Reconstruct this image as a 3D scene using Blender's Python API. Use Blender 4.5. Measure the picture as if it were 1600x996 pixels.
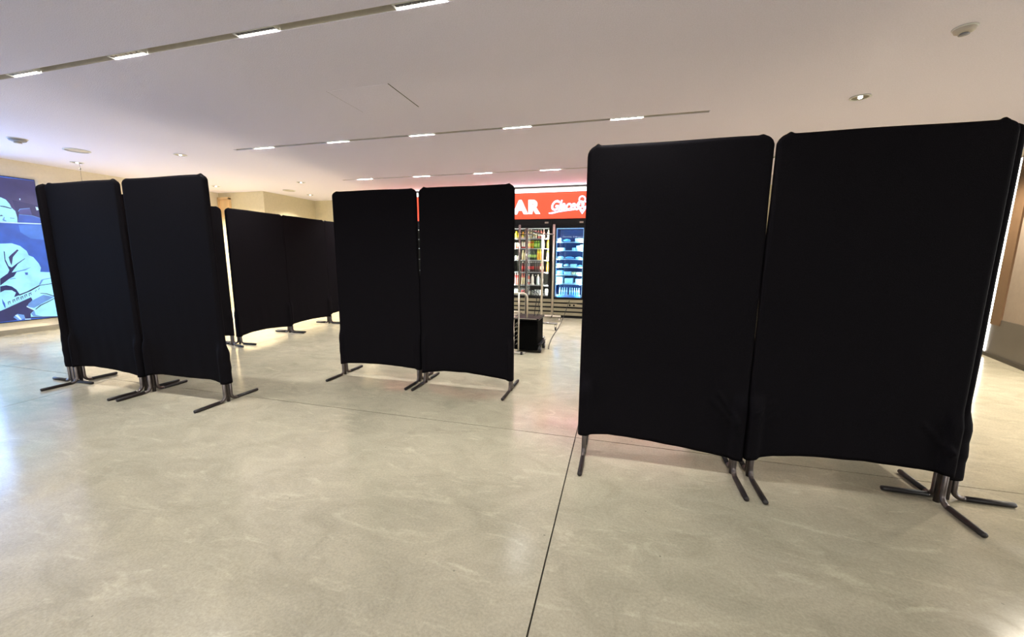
import bpy, bmesh, math, random
from mathutils import Vector, Matrix
random.seed(7)
PI = math.pi
scn = bpy.context.scene
COL = scn.collection
for o in list(bpy.data.objects): bpy.data.objects.remove(o)

# ------------------------------------------------------------------ camera
CAM_H, F_PX = 1.3288, 608.13
PITCH, ROLL, YAW = math.radians(8.963), math.radians(0.441), math.radians(15.123)
cam = bpy.data.objects.new('camera', bpy.data.cameras.new('camera'))
COL.objects.link(cam)
_f0 = Vector((-math.sin(YAW), math.cos(YAW), 0)); _r0 = Vector((math.cos(YAW), math.sin(YAW), 0)); _u0 = Vector((0, 0, 1))
_f = _f0 * math.cos(PITCH) - _u0 * math.sin(PITCH)
_u = _u0 * math.cos(PITCH) + _f0 * math.sin(PITCH)
_r = _r0 * math.cos(ROLL) + _u * math.sin(ROLL)
_u2 = _u * math.cos(ROLL) - _r0 * math.sin(ROLL)
M4 = Matrix(((_r.x, _u2.x, -_f.x, 0), (_r.y, _u2.y, -_f.y, 0), (_r.z, _u2.z, -_f.z, CAM_H), (0, 0, 0, 1)))
cam.matrix_world = M4
cam.data.sensor_width = 36.0
cam.data.lens = F_PX / 1600 * 36
cam.data.clip_start = 0.05
scn.camera = cam

# ------------------------------------------------------------------ world, light levels, exposure
world = bpy.data.worlds.new('world'); scn.world = world
world.use_nodes = True
bg = world.node_tree.nodes['Background']
bg.inputs[0].default_value = (1.0, 0.975, 0.94, 1)       # hazy daylight outside the glass fronts
bg.inputs[1].default_value = 4.3
scn.view_settings.view_transform = 'Standard'
scn.view_settings.look = 'None'
scn.view_settings.exposure = 0.32
scn.view_settings.gamma = 1.0
scn.view_settings.use_curve_mapping = False
scn.cycles.use_denoising = True
scn.cycles.max_bounces = 10
scn.cycles.diffuse_bounces = 5
scn.cycles.sample_clamp_indirect = 6.0
scn.cycles.caustics_reflective = False
scn.cycles.caustics_refractive = False
P_TRACK = 11.5       # W of one lamp in the ceiling tracks
P_SPOT = 120.0        # W of one round downlight
P_COOLER = 12.0       # W of the strip lamps inside one cooler
E_SCREEN = 2.4       # gain of the big picture screen
E_SIGN = 1.15
E_LED = 6.0

# ------------------------------------------------------------------ helpers
def nodes_of(name):
    m = bpy.data.materials.new(name); m.use_nodes = True
    nt = m.node_tree; b = nt.nodes['Principled BSDF']
    return m, nt, b

def mat(name, col, rough=0.5, metal=0.0, noise=0.0, scale=20.0, bump=0.0, emit=None, estr=0.0, spec=0.5, coat=0.0, stretch=None):
    m, nt, b = nodes_of(name)
    b.inputs['Base Color'].default_value = (*col, 1)
    b.inputs['Roughness'].default_value = rough
    b.inputs['Metallic'].default_value = metal
    b.inputs['Specular IOR Level'].default_value = spec
    b.inputs['Coat Weight'].default_value = coat
    if noise or bump:
        tc = nt.nodes.new('ShaderNodeTexCoord'); mp = nt.nodes.new('ShaderNodeMapping')
        nt.links.new(tc.outputs['Object'], mp.inputs[0])
        if stretch: mp.inputs['Scale'].default_value = stretch
        nz = nt.nodes.new('ShaderNodeTexNoise'); nz.inputs['Scale'].default_value = scale
        nz.inputs['Detail'].default_value = 6
        nt.links.new(mp.outputs[0], nz.inputs['Vector'])
        if noise:
            rp = nt.nodes.new('ShaderNodeMapRange')
            rp.inputs[1].default_value = 0.3; rp.inputs[2].default_value = 0.7
            rp.inputs[3].default_value = 1 - noise; rp.inputs[4].default_value = 1 + noise
            nt.links.new(nz.outputs[0], rp.inputs[0])
            mx = nt.nodes.new('ShaderNodeVectorMath'); mx.operation = 'SCALE'
            mx.inputs[0].default_value = col
            nt.links.new(rp.outputs[0], mx.inputs['Scale'])
            nt.links.new(mx.outputs[0], b.inputs['Base Color'])
        if bump:
            bp = nt.nodes.new('ShaderNodeBump'); bp.inputs['Strength'].default_value = bump
            bp.inputs['Distance'].default_value = 0.01
            nt.links.new(nz.outputs[0], bp.inputs['Height']); nt.links.new(bp.outputs[0], b.inputs['Normal'])
    if emit:
        b.inputs['Emission Color'].default_value = (*emit, 1)
        b.inputs['Emission Strength'].default_value = estr
    return m

def srgb(r, g, b):
    f = lambda c: (c / 255 / 12.92) if c <= 10 else ((c / 255 + 0.055) / 1.055) ** 2.4
    return (f(r), f(g), f(b))

def link(name, me, parent=None):
    o = bpy.data.objects.new(name, me); COL.objects.link(o)
    if parent: o.parent = parent
    return o

def obj(name, bm, m, parent=None, smooth=False, loc=None):
    me = bpy.data.meshes.new(name)
    bmesh.ops.recalc_face_normals(bm, faces=bm.faces)
    bm.to_mesh(me); bm.free()
    for k in (m if isinstance(m, (list, tuple)) else [m]): me.materials.append(k)
    if smooth:
        for p in me.polygons: p.use_smooth = True
    o = link(name, me, parent)
    if loc: o.location = loc
    return o

def thing(name, label, cat, loc=(0, 0, 0), rz=0.0, group=None):
    o = bpy.data.objects.new(name, None); COL.objects.link(o)
    o.empty_display_size = 0.1
    o.location = loc; o.rotation_euler = (0, 0, rz)
    return tag(o, label, cat, group)

def tag(o, label, cat, group=None):
    o['label'] = label; o['category'] = cat
    if group: o['group'] = group
    return o

def struct(o, label=None, cat=None):
    o['kind'] = 'structure'
    if label: o['label'] = label
    if cat: o['category'] = cat
    return o

def copy_tree(o, parent=None):
    c = o.copy(); COL.objects.link(c)
    if parent: c.parent = parent
    for ch in list(o.children): copy_tree(ch, c)
    return c

def box(bm, x0, x1, y0, y1, z0, z1, mi=0, bevel=0.0):
    vs = [bm.verts.new((x, y, z)) for x in (x0, x1) for y in (y0, y1) for z in (z0, z1)]
    fs = [(0, 1, 3, 2), (4, 6, 7, 5), (0, 4, 5, 1), (2, 3, 7, 6), (0, 2, 6, 4), (1, 5, 7, 3)]
    out = [bm.faces.new([vs[i] for i in f]) for f in fs]
    for f in out: f.material_index = mi
    if bevel:
        es = list({e for f in out for e in f.edges})
        r = bmesh.ops.bevel(bm, geom=es, offset=bevel, segments=2, profile=0.6, affect='EDGES')
        for f in r['faces']: f.material_index = mi
    return out

def boxes(*bs, bevel=0.0):
    bm = bmesh.new()
    for b in bs: box(bm, *b, bevel=bevel)
    return bm

def prism(bm, pts, z0, z1, mi=0):
    lo = [bm.verts.new((x, y, z0)) for x, y in pts]; hi = [bm.verts.new((x, y, z1)) for x, y in pts]
    n = len(pts)
    fs = [bm.faces.new(lo[::-1]), bm.faces.new(hi)]
    for i in range(n): fs.append(bm.faces.new((lo[i], lo[(i + 1) % n], hi[(i + 1) % n], hi[i])))
    for f in fs: f.material_index = mi
    return fs

def tube(bm, pts, r, seg=10, caps=True, mi=0):
    pts = [Vector(p) for p in pts]; rings = []
    prev = None
    for i, p in enumerate(pts):
        if i == 0: d = pts[1] - p
        elif i == len(pts) - 1: d = p - pts[i - 1]
        else: d = (pts[i + 1] - p).normalized() + (p - pts[i - 1]).normalized()
        d.normalize()
        if prev is None:
            a = d.orthogonal().normalized()
        else:
            a = (prev - d * prev.dot(d)).normalized()
        prev = a; b = d.cross(a)
        rr = r[i] if isinstance(r, (list, tuple)) else r
        rings.append([bm.verts.new(p + (a * math.cos(t) + b * math.sin(t)) * rr) for t in [2 * PI * k / seg for k in range(seg)]])
    for i in range(len(rings) - 1):
        for k in range(seg):
            f = bm.faces.new((rings[i][k], rings[i][(k + 1) % seg], rings[i + 1][(k + 1) % seg], rings[i + 1][k])); f.material_index = mi
    if caps:
        for rg in (rings[0][::-1], rings[-1]):
            f = bm.faces.new(rg); f.material_index = mi

def tubes(*args, seg=10):
    bm = bmesh.new()
    for pts, r in args: tube(bm, pts, r, seg)
    return bm

def arc(c, r, a0, a1, n, u, v):
    c, u, v = Vector(c), Vector(u), Vector(v)
    return [c + u * (r * math.cos(a0 + (a1 - a0) * i / n)) + v * (r * math.sin(a0 + (a1 - a0) * i / n)) for i in range(n + 1)]

def lathe(bm, prof, seg=12, mats=None, cx=0, cy=0, cz=0):
    rings = []
    for r, z in prof:
        rings.append([bm.verts.new((cx + r * math.cos(2 * PI * k / seg), cy + r * math.sin(2 * PI * k / seg), cz + z)) for k in range(seg)] if r > 1e-5 else [bm.verts.new((cx, cy, cz + z))])
    for i in range(len(rings) - 1):
        a, b = rings[i], rings[i + 1]
        for k in range(seg):
            k2 = (k + 1) % seg
            if len(a) == 1 and len(b) == 1: continue
            if len(a) == 1: f = bm.faces.new((a[0], b[k2], b[k]))
            elif len(b) == 1: f = bm.faces.new((a[k], a[k2], b[0]))
            else: f = bm.faces.new((a[k], a[k2], b[k2], b[k]))
            if mats: f.material_index = mats[i]

# ------------------------------------------------------------------ materials
def concrete():
    m, nt, b = nodes_of('polished_concrete')
    N, L = nt.nodes.new, nt.links.new
    geo = N('ShaderNodeNewGeometry')
    def nz(scale, detail=6, dist=0.0, rough=0.55, sc=(1, 1, 1), rot=0.0):
        mp = N('ShaderNodeMapping'); mp.inputs['Scale'].default_value = sc; mp.inputs['Rotation'].default_value = (0, 0, rot)
        L(geo.outputs['Position'], mp.inputs[0])
        n = N('ShaderNodeTexNoise'); n.inputs['Scale'].default_value = scale; n.inputs['Detail'].default_value = detail
        n.inputs['Distortion'].default_value = dist; n.inputs['Roughness'].default_value = rough
        L(mp.outputs[0], n.inputs['Vector']); return n
    def ramp(src, stops):
        r = N('ShaderNodeValToRGB'); L(src.outputs[0], r.inputs[0])
        el = r.color_ramp.elements
        while len(el) < len(stops): el.new(0.5)
        for e, (p, c) in zip(el, stops): e.position = p; e.color = (*c, 1)
        return r
    def mix(fac, a, c, mode='MIX'):
        mx = N('ShaderNodeMix'); mx.data_type = 'RGBA'; mx.blend_type = mode
        if isinstance(fac, float): mx.inputs['Factor'].default_value = fac
        else: L(fac.outputs[0], mx.inputs['Factor'])
        L(a, mx.inputs['A']); L(c, mx.inputs['B']); return mx.outputs['Result']
    big = ramp(nz(0.55, 4, 0.6), [(0.30, srgb(150, 144, 125)), (0.52, srgb(165, 158, 138)), (0.72, srgb(176, 169, 149))])
    mid = ramp(nz(3.2, 12, 0.9, 0.72, (1, 1.5, 1), 0.6), [(0.34, (0.74, 0.74, 0.72)), (0.50, (0.96, 0.96, 0.96)), (0.66, (1.14, 1.13, 1.11))])
    c = mix(0.62, big.outputs[0], mid.outputs[0], 'MULTIPLY')
    # pale trowel patches
    pn = ramp(nz(3.0, 10, 1.2, 0.68, (1, 2.8, 1), -0.5), [(0.55, (0, 0, 0)), (0.72, (1, 1, 1))])
    pc = N('ShaderNodeRGB'); pc.outputs[0].default_value = (*srgb(216, 208, 180), 1)
    pf = N('ShaderNodeMath'); pf.operation = 'MULTIPLY'; pf.inputs[1].default_value = 0.34; L(pn.outputs[0], pf.inputs[0])
    c = mix(pf, c, pc.outputs[0])
    # fine speckle
    fs = ramp(nz(85, 4, 0, 0.8), [(0.35, (0.82, 0.82, 0.82)), (0.65, (1.12, 1.12, 1.12))])
    c = mix(0.85, c, fs.outputs[0], 'MULTIPLY')
    # sparse dark pits
    vo = N('ShaderNodeTexVoronoi'); vo.inputs['Scale'].default_value = 5.5; L(geo.outputs['Position'], vo.inputs['Vector'])
    vr = N('ShaderNodeMath'); vr.operation = 'LESS_THAN'; vr.inputs[1].default_value = 0.028; L(vo.outputs['Distance'], vr.inputs[0])
    vm = N('ShaderNodeMath'); vm.operation = 'MULTIPLY'; vm.inputs[1].default_value = 0.5; L(vr.outputs[0], vm.inputs[0])
    dk = N('ShaderNodeRGB'); dk.outputs[0].default_value = (0.06, 0.055, 0.045, 1)
    c = mix(vm, c, dk.outputs[0])
    L(c, b.inputs['Base Color'])
    rr = N('ShaderNodeMapRange'); L(nz(2.6, 6, 1.2, 0.6).outputs[0], rr.inputs[0])
    rr.inputs[1].default_value = 0.3; rr.inputs[2].default_value = 0.7; rr.inputs[3].default_value = 0.10; rr.inputs[4].default_value = 0.24
    L(rr.outputs[0], b.inputs['Roughness'])
    b.inputs['Specular IOR Level'].default_value = 0.55
    bp = N('ShaderNodeBump'); bp.inputs['Strength'].default_value = 0.05; bp.inputs['Distance'].default_value = 0.01
    L(nz(3.0, 7, 1.5).outputs[0], bp.inputs['Height']); L(bp.outputs[0], b.inputs['Normal'])
    return m

M = {}
M['concrete'] = concrete()
M['joint'] = mat('joint_filler', (0.03, 0.028, 0.024), 0.9, noise=0.2)
M['ceiling'] = mat('ceiling_plaster', srgb(234, 230, 248), 0.9, noise=0.05, scale=130, bump=0.45)
M['wall'] = mat('wall_paint', srgb(222, 214, 196), 0.85, noise=0.03, scale=30, bump=0.1)
M['wall_beige'] = mat('wall_paint_beige', srgb(205, 196, 168), 0.85, noise=0.04, scale=25, bump=0.1)
M['skirting'] = mat('skirting_grey', srgb(128, 124, 112), 0.6, noise=0.06)
M['trim_white'] = mat('trim_white', srgb(210, 210, 205), 0.5, noise=0.02)
M['bronze'] = mat('bronze_cladding', srgb(104, 80, 58), 0.5, metal=0.2, noise=0.06, scale=12, stretch=(1, 1, .1))
M['stone'] = mat('stone_panel', srgb(132, 118, 104), 0.6, noise=0.06, scale=14, bump=0.2)
M['counter_dark'] = mat('dark_laminate', srgb(80, 74, 68), 0.35, noise=0.08, scale=6)
M['plinth_dark'] = mat('plinth_dark', srgb(48, 42, 36), 0.5, noise=0.1)
M['wood'] = mat('brown_wood', srgb(214, 184, 140), 0.55, noise=0.12, scale=5, stretch=(1, 1, .15))
def fabric():
    m, nt, b = nodes_of('black_stretch_fabric')
    N, L = nt.nodes.new, nt.links.new
    tc = N('ShaderNodeTexCoord')
    n = N('ShaderNodeTexNoise'); n.inputs['Scale'].default_value = 260; n.inputs['Detail'].default_value = 3
    L(tc.outputs['Object'], n.inputs['Vector'])
    r = N('ShaderNodeValToRGB'); L(n.outputs[0], r.inputs[0])
    r.color_ramp.elements[0].position = 0.3; r.color_ramp.elements[0].color = (0.0034, 0.0029, 0.0038, 1)
    r.color_ramp.elements[1].position = 0.7; r.color_ramp.elements[1].color = (0.0084, 0.0074, 0.0094, 1)
    L(r.outputs[0], b.inputs['Base Color'])
    b.inputs['Roughness'].default_value = 0.68
    b.inputs['Specular IOR Level'].default_value = 0.025
    b.inputs['Sheen Weight'].default_value = 0.0
    b.inputs['Sheen Roughness'].default_value = 0.4
    bp = N('ShaderNodeBump'); bp.inputs['Strength'].default_value = 0.25; bp.inputs['Distance'].default_value = 0.002
    L(n.outputs[0], bp.inputs['Height']); L(bp.outputs[0], b.inputs['Normal'])
    return m
M['fabric'] = fabric()
M['steel'] = mat('raw_steel_tube', srgb(96, 88, 86), 0.32, metal=0.85, noise=0.15, scale=30)
M['steel_dark'] = mat('dark_painted_steel', srgb(34, 29, 29), 0.45, metal=0.2, noise=0.2, scale=40)
M['rubber'] = mat('black_rubber', (0.012, 0.011, 0.012), 0.7, noise=0.2)
M['chrome'] = mat('chrome_tube', srgb(138, 136, 134), 0.18, metal=1.0, noise=0.05)
M['alu'] = mat('brushed_aluminium', srgb(214, 206, 192), 0.35, metal=0.7, noise=0.06)
M['black'] = mat('black_enamel', (0.005, 0.005, 0.006), 0.35, spec=0.25, noise=0.15)
M['black_matt'] = mat('black_plastic', (0.0025, 0.0025, 0.0025), 0.8, spec=0.04, noise=0.2, bump=0.2, scale=60)
M['slot'] = mat('track_channel_grey', srgb(205, 200, 192), 0.8, noise=0.05)
M['cell'] = mat('dark_reflector_cell', (0.05, 0.048, 0.05), 0.3, metal=0.4, noise=0.1)
M['lamp_glow'] = mat('lamp_glow_white', (0.9, 0.9, 0.9), 0.4, emit=(1.0, 0.97, 0.90), estr=E_LED, noise=0.01)
M['led'] = mat('led_strip', (0.9, 0.9, 0.9), 0.4, emit=(1.0, 0.97, 0.90), estr=5.0, noise=0.01)
M['seam'] = mat('seam_line', srgb(90, 84, 80), 0.9, noise=0.05)
M['slat'] = mat('pale_oak_slat', srgb(138, 129, 106), 0.55, noise=0.12, scale=4, stretch=(.3, 1, 3))
M['smoke'] = mat('detector_plastic', srgb(186, 178, 168), 0.5, noise=0.03)
M['grey_plastic'] = mat('grey_plastic', srgb(140, 140, 146), 0.5, noise=0.05)
M['sign_red'] = mat('sign_red_backlit', srgb(200, 40, 25), 0.4, emit=srgb(250, 82, 52), estr=E_SIGN, noise=0.02)
M['letter'] = mat('sign_letter_white', (0.9, 0.9, 0.9), 0.4, emit=(1.0, 0.86, 1.0), estr=2.2, noise=0.01)
M['neon'] = mat('neon_pink_white', (0.9, 0.9, 0.9), 0.4, emit=(1.0, 0.50, 0.85), estr=2.6, noise=0.01)
M['shelf'] = mat('shelf_wire', srgb(190, 195, 200), 0.4, metal=0.3, noise=0.03)
M['in_white'] = mat('cooler_liner_dark', srgb(52, 52, 46), 0.6, noise=0.03)
M['in_blue'] = mat('freezer_liner_blue', srgb(16, 44, 104), 0.5, noise=0.08)
M['ice_shelf'] = mat('freezer_shelf_rail', srgb(200, 225, 240), 0.4, noise=0.03)
M['cool_led'] = mat('cooler_led', (0.9, 0.9, 0.9), 0.4, emit=(1.0, 0.97, 0.88), estr=1.0, noise=0.01)
M['ice_led'] = mat('freezer_led', (0.9, 0.9, 0.9), 0.4, emit=(0.40, 0.72, 1.0), estr=1.1, noise=0.01)
def glass():
    m = bpy.data.materials.new('door_glass'); m.use_nodes = True
    nt = m.node_tree; nt.nodes.clear(); N, L = nt.nodes.new, nt.links.new
    o = N('ShaderNodeOutputMaterial'); t = N('ShaderNodeBsdfTransparent'); g = N('ShaderNodeBsdfGlossy')
    t.inputs[0].default_value = (0.95, 0.97, 0.97, 1); g.inputs['Roughness'].default_value = 0.02
    f = N('ShaderNodeFresnel'); f.inputs[0].default_value = 1.45
    mx = N('ShaderNodeMixShader'); L(f.outputs[0], mx.inputs[0]); L(t.outputs[0], mx.inputs[1]); L(g.outputs[0], mx.inputs[2]); L(mx.outputs[0], o.inputs[0])
    return m
M['glass'] = glass()

# ------------------------------------------------------------------ the room
HC = 2.83
XL, YB = -9.6, -7.0
# floor: a base slab, with the cast concrete bays on top parted by saw cuts
floor = struct(obj('floor', boxes((-12, 7.4, YB - .3, 10.2, -0.12, -0.02)), M['joint']))
def jx(y):   # the left-hand saw cut wanders a little
    return -4.50 + (-5.19 + 4.50) * (y + 7) / 9.765 if y < 2.765 else -5.19 - 0.12 * (y - 2.765) / 3.49
xs = [lambda y: -11.9, lambda y: -10.15, jx, lambda y: -0.25, lambda y: 4.72, lambda y: 7.3]
ys = [-7.2, -4.22, -0.73, 2.765, 6.255, 10.1]
g = 0.0035
for j in range(len(ys) - 1):
    for i in range(len(xs) - 1):
        y0, y1 = ys[j] + g, ys[j + 1] - g
        bm = bmesh.new()
        prism(bm, [(xs[i](y0) + g, y0), (xs[i + 1](y0) - g, y0), (xs[i + 1](y1) - g, y1), (xs[i](y1) + g, y1)], -0.02, 0.0)
        obj('concrete_slab', bm, M['concrete'], floor)

# ceiling with three long slots for the track lamps (two more behind the camera)
TR_Y = [-2.28, 0.04, 2.36, 4.68, 6.98]; TX0, TX1, TW = -5.44, 0.83, 0.066
bm = bmesh.new()
edges = [YB - .3] + [v for y in TR_Y for v in (y - TW / 2, y + TW / 2)] + [10.2]
for k in range(0, len(edges), 2): box(bm, -12, 7.4, edges[k], edges[k + 1], HC, HC + 0.10)
for y in TR_Y:
    box(bm, -12, TX0, y - TW / 2, y + TW / 2, HC, HC + 0.10); box(bm, TX1, 7.4, y - TW / 2, y + TW / 2, HC, HC + 0.10)
struct(obj('ceiling', bm, M['ceiling']))

struct(obj('wall_left', boxes((XL - .2, XL, YB - .2, 9.55, 0, HC)), M['wall']))
struct(obj('wall_back', boxes((XL, -8.4, YB - .2, YB, 0, HC), (4.2, 5.6, YB - .2, YB, 0, HC), (-8.4, 4.2, YB - .2, YB, 2.66, HC), (-8.4, 4.2, YB - .2, YB, 0, .10)), M['wall']))
added_win = struct(obj('added_window_2', boxes((-8.4, 4.2, YB - .13, YB - .07, .10, .15), (-8.4, 4.2, YB - .13, YB - .07, 2.61, 2.66)), M['bronze']))  # added window, unseen behind the camera, to brighten floor and ceiling
for k in range(10):
    x = -8.37 + 12.54 * k / 9
    obj('mullion', boxes((x - .03, x + .03, YB - .13, YB - .07, .15, 2.61)), M['bronze'], added_win)
    if k < 9: obj('pane', boxes((x + .03, x + 12.54 / 9 - .03, YB - .103, YB - .097, .15, 2.61)), M['glass'], added_win)
def portal(name, loc, rot, sx, sy):
    ld = bpy.data.lights.new(name, 'AREA'); ld.shape = 'RECTANGLE'; ld.size = sx; ld.size_y = sy; ld.cycles.is_portal = True
    lo = bpy.data.objects.new(name, ld); COL.objects.link(lo); lo.location = loc; lo.rotation_euler = rot
portal('added_window_portal', (-2.1, YB - .16, 1.38), (PI / 2, 0, 0), 12.6, 2.5)
portal('side_window_portal', (5.05, -.5, 1.34), (PI / 2, 0, PI / 2), 12.8, 2.6)
struct(obj('wall_far', boxes((-8.22, 6.4, 9.35, 9.55, 0, HC)), M['wall_beige']))
# the block that steps out of the far left corner
struct(obj('wall_far_left', boxes((XL, -8.22, 7.70, 9.55, 0, HC)), M['wall_beige']))
struct(obj('baseboard_left', boxes((XL, XL + .02, YB, 7.70, 0, .085)), M['skirting']))
struct(obj('trim_1', boxes((XL, XL + .035, 4.495, 4.53, .085, 2.56)), M['trim_white']))
# timber recess high in the far left corner
bm = boxes((-9.58, -9.22, 7.64, 7.70, 2.25, 2.31), (-9.58, -9.55, 7.64, 7.70, 2.31, 2.70), (-9.25, -9.22, 7.64, 7.70, 2.31, 2.70), (-9.58, -9.22, 7.64, 7.70, 2.67, 2.72), (-9.55, -9.25, 7.68, 7.70, 2.31, 2.70))
struct(obj('trim_2', bm, M['wood']))

# right-hand wall: light portal, bronze post, stone panel over a dark base; beyond it the glazed front
S = Vector((5.13, 7.08, 0)); U = Vector((-.27, -.963, 0)).normalized(); Nw = Vector((.963, -.27, 0)).normalized()
def wallbox(bm, t0, t1, d0, d1, z0, z1):
    P = [S + U * t0 + Nw * d0, S + U * t1 + Nw * d0, S + U * t1 + Nw * d1, S + U * t0 + Nw * d1]
    prism(bm, [(p.x, p.y) for p in P], z0, z1)
bm = bmesh.new(); wallbox(bm, -2.6, 1.16, .06, .26, 0, HC)
struct(obj('wall_right', bm, M['wall']))
bm = bmesh.new(); wallbox(bm, .06, .30, .0, .06, .45, HC); struct(obj('trim_3', bm, M['bronze']))
bm = bmesh.new(); wallbox(bm, .30, 1.16, .02, .06, .53, HC); struct(obj('trim_4', bm, M['stone']))
bm = bmesh.new(); wallbox(bm, .06, 1.16, .01, .06, .05, .45); wallbox(bm, .30, 1.16, .01, .06, .45, .53); struct(obj('trim_5', bm, M['counter_dark']))
bm = bmesh.new(); wallbox(bm, -2.6, 1.16, -.012, .06, 0, .05); struct(obj('baseboard_right', bm, M['plinth_dark']))
led = thing('light_portal', 'tall vertical white light strip at the right edge behind the black panels', 'light', (S.x, S.y, 0))
bm = bmesh.new()
prism(bm, [(p.x, p.y) for p in [U * .06 + Nw * .06, U * -.01 + Nw * .06, U * -.01 + Nw * .03, U * .06 + Nw * .03]], .05, 2.70)
obj('housing', bm, M['trim_white'], led)
bm = bmesh.new()
prism(bm, [(p.x, p.y) for p in [U * .055 + Nw * .03, U * -.005 + Nw * .03, U * -.005 + Nw * .0, U * .055 + Nw * .0]], .06, 2.69)
obj('diffuser', bm, M['led'], led)
# glazed front: mullions, panes and a rail
E0 = S + U * 1.16
win = struct(obj('window_1', boxes((E0.x + .06, E0.x + .14, -6.9, E0.y - .05, 0, .06), (E0.x + .06, E0.x + .14, -6.9, E0.y - .05, 2.62, HC)), M['bronze']))
n = 7
for k in range(n + 1):
    y = E0.y - .09 - (E0.y - .09 + 6.86) * k / n
    obj('mullion', boxes((E0.x + .06, E0.x + .14, y - .03, y + .03, .06, 2.62)), M['bronze'], win)
    if k < n:
        y2 = E0.y - .09 - (E0.y - .09 + 6.86) * (k + 1) / n
        obj('pane', boxes((E0.x + .097, E0.x + .103, y2 + .03, y - .03, .06, 2.62)), M['glass'], win)
# a pavement outside so that the glass looks out on something
struct(obj('ground_outside', boxes((E0.x + .2, 30, -25, 25, -.16, -.125), (-30, E0.x + .2, -25, YB - .35, -.16, -.125)), mat('outside_paving', srgb(190, 182, 168), .8, noise=.08, scale=2)))

# ------------------------------------------------------------------ ceiling fittings
lamp_x = [-4.93 + 1.235 * k for k in range(5)]
def track(y, label):
    t = thing('track_light', label, 'light', ((TX0 + TX1) / 2, y, HC), group='recessed tracks of linear ceiling lamps')
    w = (TX1 - TX0) / 2; h = TW / 2 - .001
    obj('channel', boxes((-w + .001, w - .001, -h, h, .053, .061), (-w + .001, w - .001, -h, -h + .003, .004, .056), (-w + .001, w - .001, h - .003, h, .004, .056)), M['slot'], t)
    cx = (TX0 + TX1) / 2
    for x in lamp_x:
        x -= cx
        body = obj('lamp_module', boxes((-.175, .175, -h + .004, -h + .007, -.002, .05), (-.175, -.170, -h + .007, h - .007, -.002, .05), (.170, .175, -h + .007, h - .007, -.002, .05), (-.175, .175, -h + .007, h - .007, .046, .052)), M['trim_white'], t, loc=(x, 0, 0))
        obj('diffuser', boxes((-.170, .170, h - .0085, h - .004, -.002, .012)), M['lamp_glow'], body)  # light on the far side of the recess, given as a glowing strip
        for k in range(6):
            cxk = -.14 + .056 * k
            obj('reflector_cell', boxes((cxk - .024, cxk + .024, -h + .009, h - .022, .004, .040)), M['cell'], body)
        ld = bpy.data.lights.new('module_beam', 'AREA'); ld.shape = 'RECTANGLE'; ld.size = .33; ld.size_y = .007
        ld.energy = P_TRACK; ld.color = (1.0, .98, .95); ld.energy *= (.5 if y < 1 else 1.0 if y < 4 else 1.3 if y < 6 else 2.3); ld.spread = math.radians(104)
        lo = bpy.data.objects.new('module_beam', ld); COL.objects.link(lo); lo.parent = t; lo.location = (x, h - .0125, .000)
        lo.rotation_euler = (0, 0, 0)
    return t
track(TR_Y[0], 'recessed ceiling track of five lamps farthest behind the camera')
track(TR_Y[1], 'recessed ceiling track of five lamps just above the camera')
track(TR_Y[2], 'nearest ceiling track with grey slot and four lamps across the upper left')
track(TR_Y[3], 'middle ceiling track with five lamps above the central black panels')
track(TR_Y[4], 'farthest ceiling track with small lamps just before the red sign')

def downlight(x, y, label, lit=True, tilt=(0, 0), power=None, col=(1.0, .90, .74)):
    t = thing('downlight', label, 'light', (x, y, HC), group=None)
    bm = bmesh.new(); lathe(bm, [(.066, -.001), (.080, -.001), (.083, -.006), (.066, -.009), (.066, -.001)], 20); obj('trim_ring', bm, M['trim_white'], t, True)
    bm = bmesh.new(); lathe(bm, [(.066, -.005), (.050, -.001), (0, -.0015)], 18); obj('reflector', bm, M['chrome'], t, True)
    bm = bmesh.new(); lathe(bm, [(.0, -.016), (.012, -.014), (.018, -.008), (.018, -.004)], 12); obj('lens', bm, M['lamp_glow'] if lit else M['smoke'], t, True)
    if lit:
        ld = bpy.data.lights.new('downlight_beam', 'SPOT'); ld.energy = power or P_SPOT; ld.color = col; ld.spot_size = math.radians(130); ld.spot_blend = .8; ld.shadow_soft_size = .04
        lo = bpy.data.objects.new('downlight_beam', ld); COL.objects.link(lo); lo.parent = t; lo.location = (0, 0, -.03)
    return t
downlight(-8.77, 4.66, 'round downlight above the big blue screen, near the left wall', power=200, col=(1, .95, .86))
downlight(-6.51, 4.69, 'round downlight over the pair of left front black panels', power=180, col=(1, .95, .86))
downlight(-8.67, 6.92, 'small dark downlight in front of the bright far left corner', power=1100, col=(1.0, .86, .64))
downlight(-6.44, 6.97, 'glowing round downlight above the back row of black panels', power=620)
downlight(-7.51, 8.40, 'tiny downlight before the beige far wall', power=260)
downlight(2.10, 4.62, 'silver round downlight above the large right-hand black panels', power=30)
downlight(4.35, 4.62, 'round downlight near the right-hand glass front, out past the panels', power=620)
downlight(4.35, 2.36, 'round downlight at the right-hand glass front beside the camera', power=160)
downlight(2.10, 6.90, 'round downlight hidden behind the large right-hand black panels', power=140)
downlight(4.35, 6.90, 'added round downlight near the light strip, hidden behind the right-hand panels', power=330)  # lamp put in out of sight to warm the ceiling beyond the panels

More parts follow.
